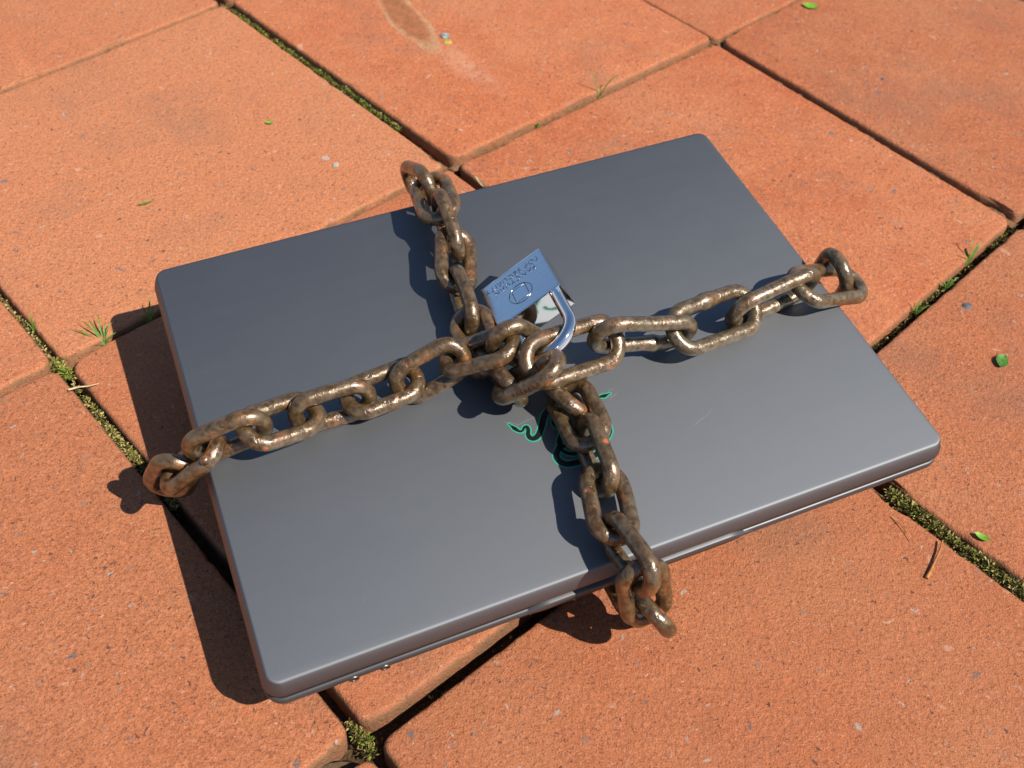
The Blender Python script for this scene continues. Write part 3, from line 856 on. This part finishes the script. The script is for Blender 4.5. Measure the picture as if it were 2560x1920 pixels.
def link_mesh(size, seed, knobs=(), welds=(), mat=None):
    a, rho = size
    M, K = 72, 16
    per = 4 * a + 2 * math.pi * rho
    path = []
    for m in range(M):
        s = per * m / M
        if s < 2 * a:
            path.append(Vector((-a + s, rho, 0)))
        elif s < 2 * a + math.pi * rho:
            t = (s - 2 * a) / rho
            path.append(Vector((a + rho * math.sin(t), rho * math.cos(t), 0)))
        elif s < 4 * a + math.pi * rho:
            path.append(Vector((a - (s - 2 * a - math.pi * rho), -rho, 0)))
        else:
            t = (s - 4 * a - math.pi * rho) / rho
            path.append(Vector((-a - rho * math.sin(t), -rho * math.cos(t), 0)))
    so = Vector((seed * 1.37, seed * 2.11, seed * 0.71))
    verts, faces = [], []
    for m in range(M):
        p = path[m]
        d = (path[(m + 1) % M] - path[m - 1]).normalized()
        s = Vector((-d.y, d.x, 0))
        off = Vector((noise.noise(p * 60 + so), noise.noise(p * 60 + so * 2), noise.noise(p * 45 + so * 3))) * 0.00045
        sw = 1.0
        for (wx, wy, amt) in welds:
            sw += amt * math.exp(-((p - Vector((wx, wy, 0)) * 0.001).length / 0.0028) ** 2)
        for k in range(K):
            an = 2 * math.pi * k / K
            n = s * math.cos(an) + Vector((0, 0, 1)) * math.sin(an)
            q = p + n * WIRE
            # forged, pitted surface
            r = WIRE * sw * (1.0 + 0.045 * noise.noise(q * 110 + so) + 0.020 * noise.noise(q * 330 + so) - 0.035 * max(0.0, noise.noise(q * 240 + so * 1.7) - 0.25))
            verts.append(p + off + n * r)
    for m in range(M):
        for k in range(K):
            k2, m2 = (k + 1) % K, (m + 1) % M
            faces.append((m * K + k, m * K + k2, m2 * K + k2, m2 * K + k))
    for (x, y, z, r) in knobs:
        bm = bmesh.new()
        bmesh.ops.create_icosphere(bm, subdivisions=3, radius=r * 0.001)
        base_i = len(verts)
        bm.verts.ensure_lookup_table()
        for v in bm.verts:
            c = v.co * (1 + 0.12 * noise.noise(v.co * 400 + so))
            verts.append(c + Vector((x, y, z)) * 0.001)
        faces += [tuple(base_i + v.index for v in f.verts) for f in bm.faces]
        bm.free()
    me = mesh_from('link', verts, faces, mat or M_CHAIN)
    bm = bmesh.new()
    bm.from_mesh(me)
    bmesh.ops.recalc_face_normals(bm, faces=bm.faces[:])
    bm.to_mesh(me)
    bm.free()
    return me

chain = tag(empty('chain', LID.copy()), 'rusty brown steel chain wrapped crosswise round the grey laptop', 'chain')
for si, (key, g, c, q) in enumerate(LINKS):
    link_obj('link', link_mesh(SIZE[g], si + 1, KNOBS.get(key, ()), WELDS.get(key, ()), M_CHAIN_WORN if key in ('R2', 'R3', 'R4', 'R5', 'R6') else M_CHAIN), chain, Matrix.Translation(c) @ Quaternion(q).to_matrix().to_4x4())

# the runs that pass under the laptop, lying on the slabs
plain = [link_mesh(SIZE[0], 60 + k) for k in range(3)]
inv = LID.inverted()
def under_run(p, q, roll0, n):
    p, q = Vector(p), Vector(q)
    d = (q - p).normalized()
    pitch = 2 * (SIZE[0][0] + SIZE[0][1]) - 2 * WIRE
    for k in range(n):
        c = p + d * pitch * k
        side = Vector((-d.y, d.x, 0)).normalized()
        up = d.cross(side)
        ro = R(roll0) if k % 2 == 0 else R(roll0 + 90)
        v = side * math.cos(ro) + up * math.sin(ro)
        m = Matrix((d, v, d.cross(v))).transposed().to_4x4()
        m.translation = c
        link_obj('link', plain[k % 3], chain, inv @ m)
def at(x, y, z):
    p = LID @ Vector((x, y, 0))
    return (p.x, p.y, z)
under_run(at(-0.135, 0.002, 0.0125), at(0.175, -0.004, 0.0125), 45, 10)
under_run(at(-0.014, 0.128, 0.014), at(-0.012, 0.05, 0.014), 45, 3)
under_run(at(0.002, -0.125, 0.0125), at(0.0, -0.05, 0.0125), 45, 3)


# ------------------------------------------------------------------ padlock
PAD = LID @ (Matrix.Translation((0.00609, 0.02136, 0.02119)) @ Quaternion((0.0155, -0.2616, 0.0963, 0.9602)).to_matrix().to_4x4())
padlock = tag(empty('padlock', PAD), 'shiny chrome padlock with stamped lettering locking the chain', 'padlock')
PW, PH, PT = 0.04014, 0.03465, 0.01773
bm = bmesh.new()
bmesh.ops.create_cube(bm, size=1.0)
bmesh.ops.scale(bm, vec=(PW, PH, PT), verts=bm.verts[:])
bmesh.ops.bevel(bm, geom=bm.edges[:], offset=0.0007, segments=3, profile=0.6, affect='EDGES')
me = bpy.data.meshes.new('body')
bm.to_mesh(me)
bm.free()
me.materials.append(M_LOCK)
me.materials.append(M_CHROME)
for f in me.polygons:
    f.material_index = 0 if f.normal.z > 0.9 else 1
body = link_obj('body', me, padlock)

def tube(name, pts, r, mat, K=20, caps=True):
    P = [Vector(p) for p in pts]
    verts, faces = [], []
    u = None
    for k, p in enumerate(P):
        d = (P[min(k + 1, len(P) - 1)] - P[max(k - 1, 0)]).normalized()
        if u is None:
            u = d.orthogonal().normalized()
        u = (u - d * u.dot(d)).normalized()
        s = d.cross(u)
        for a in range(K):
            an = 2 * math.pi * a / K
            verts.append(p + (u * math.cos(an) + s * math.sin(an)) * r)
    for k in range(len(P) - 1):
        for a in range(K):
            b = (a + 1) % K
            faces.append((k * K + a, k * K + b, (k + 1) * K + b, (k + 1) * K + a))
    if caps:
        faces += [tuple(reversed(range(K))), tuple((len(P) - 1) * K + a for a in range(K))]
    return mesh_from(name, verts, faces, mat)
SL, SZ, SS, ST, SX = 0.014564, 0.004779, 0.020369, 0.05699, -0.000987
sh = []
for k in range(-2, 9):
    y = SS * k / 8
    sh.append((-SL + SX, PH / 2 + y, SZ + ST * y))
for k in range(1, 36):
    a = math.pi * k / 36
    y = SS + SL * math.sin(a)
    sh.append((-SL * math.cos(a) + SX, PH / 2 + y, SZ + ST * y))
for k in range(8, -3, -1):
    y = SS * k / 8
    sh.append((SL + SX, PH / 2 + y, SZ + ST * y))
link_obj('shackle', tube('shackle', sh, 0.0034, M_CHROME, 28), padlock)

def text_mesh(body_txt, size, mat):
    cu = bpy.data.curves.new('lettering', 'FONT')
    cu.body = body_txt
    cu.size = size
    cu.align_x = 'CENTER'
    cu.align_y = 'CENTER'
    cu.extrude = 0.00012
    cu.bevel_depth = 0.00007
    cu.bevel_resolution = 1
    cu.offset = -0.00010
    cu.space_character = 1.18
    tmp = bpy.data.objects.new('lettering', cu)
    col.objects.link(tmp)
    dg = bpy.context.evaluated_depsgraph_get()
    dg.update()
    me = bpy.data.meshes.new_from_object(tmp.evaluated_get(dg))
    bpy.data.objects.remove(tmp)
    me.materials.clear()
    me.materials.append(mat)
    return me
FZ = PT / 2
def place_text(s, size, x, y, sx=1.0):
    me = text_mesh(s, size, M_GROOVE_SHADE)
    link_obj('lettering', me, body, Matrix.Translation((x, y, FZ + 0.00005)) @ Matrix.Diagonal((sx, 1, 1, 1)))
place_text('TOP SECURITY', 0.0047, 0.0002, -0.0115, 1.0)
place_text('FANCYUAN', 0.0046, 0.0002, -0.0066, 1.0)
ring = [(0.0005 + 0.0071 * math.cos(2 * math.pi * k / 48), 0.0047 + 0.0068 * math.sin(2 * math.pi * k / 48), FZ) for k in range(49)]
ev, ef = [], []
def add_mesh(me):
    b = len(ev)
    ev.extend([tuple(v.co) for v in me.vertices])
    ef.extend([tuple(b + i for i in p.vertices) for p in me.polygons])
add_mesh(tube('t', ring, 0.00026, M_GROOVE_SHADE, 8))
hs = 0.0043
sq = [(0.0005 - hs, 0.0047 - hs * 1.12), (0.0005 + hs, 0.0047 - hs * 1.12), (0.0005 + hs, 0.0047 + hs * 1.12), (0.0005 - hs, 0.0047 + hs * 1.12)]
for k in range(4):
    a, b = sq[k], sq[(k + 1) % 4]
    add_mesh(tube('t', [(a[0], a[1], FZ), (b[0], b[1], FZ)], 0.00026 if k % 2 else 0.00016, M_GROOVE_SHADE, 8))
link_obj('emblem', mesh_from('emblem', ev, ef, M_GROOVE_SHADE), body)
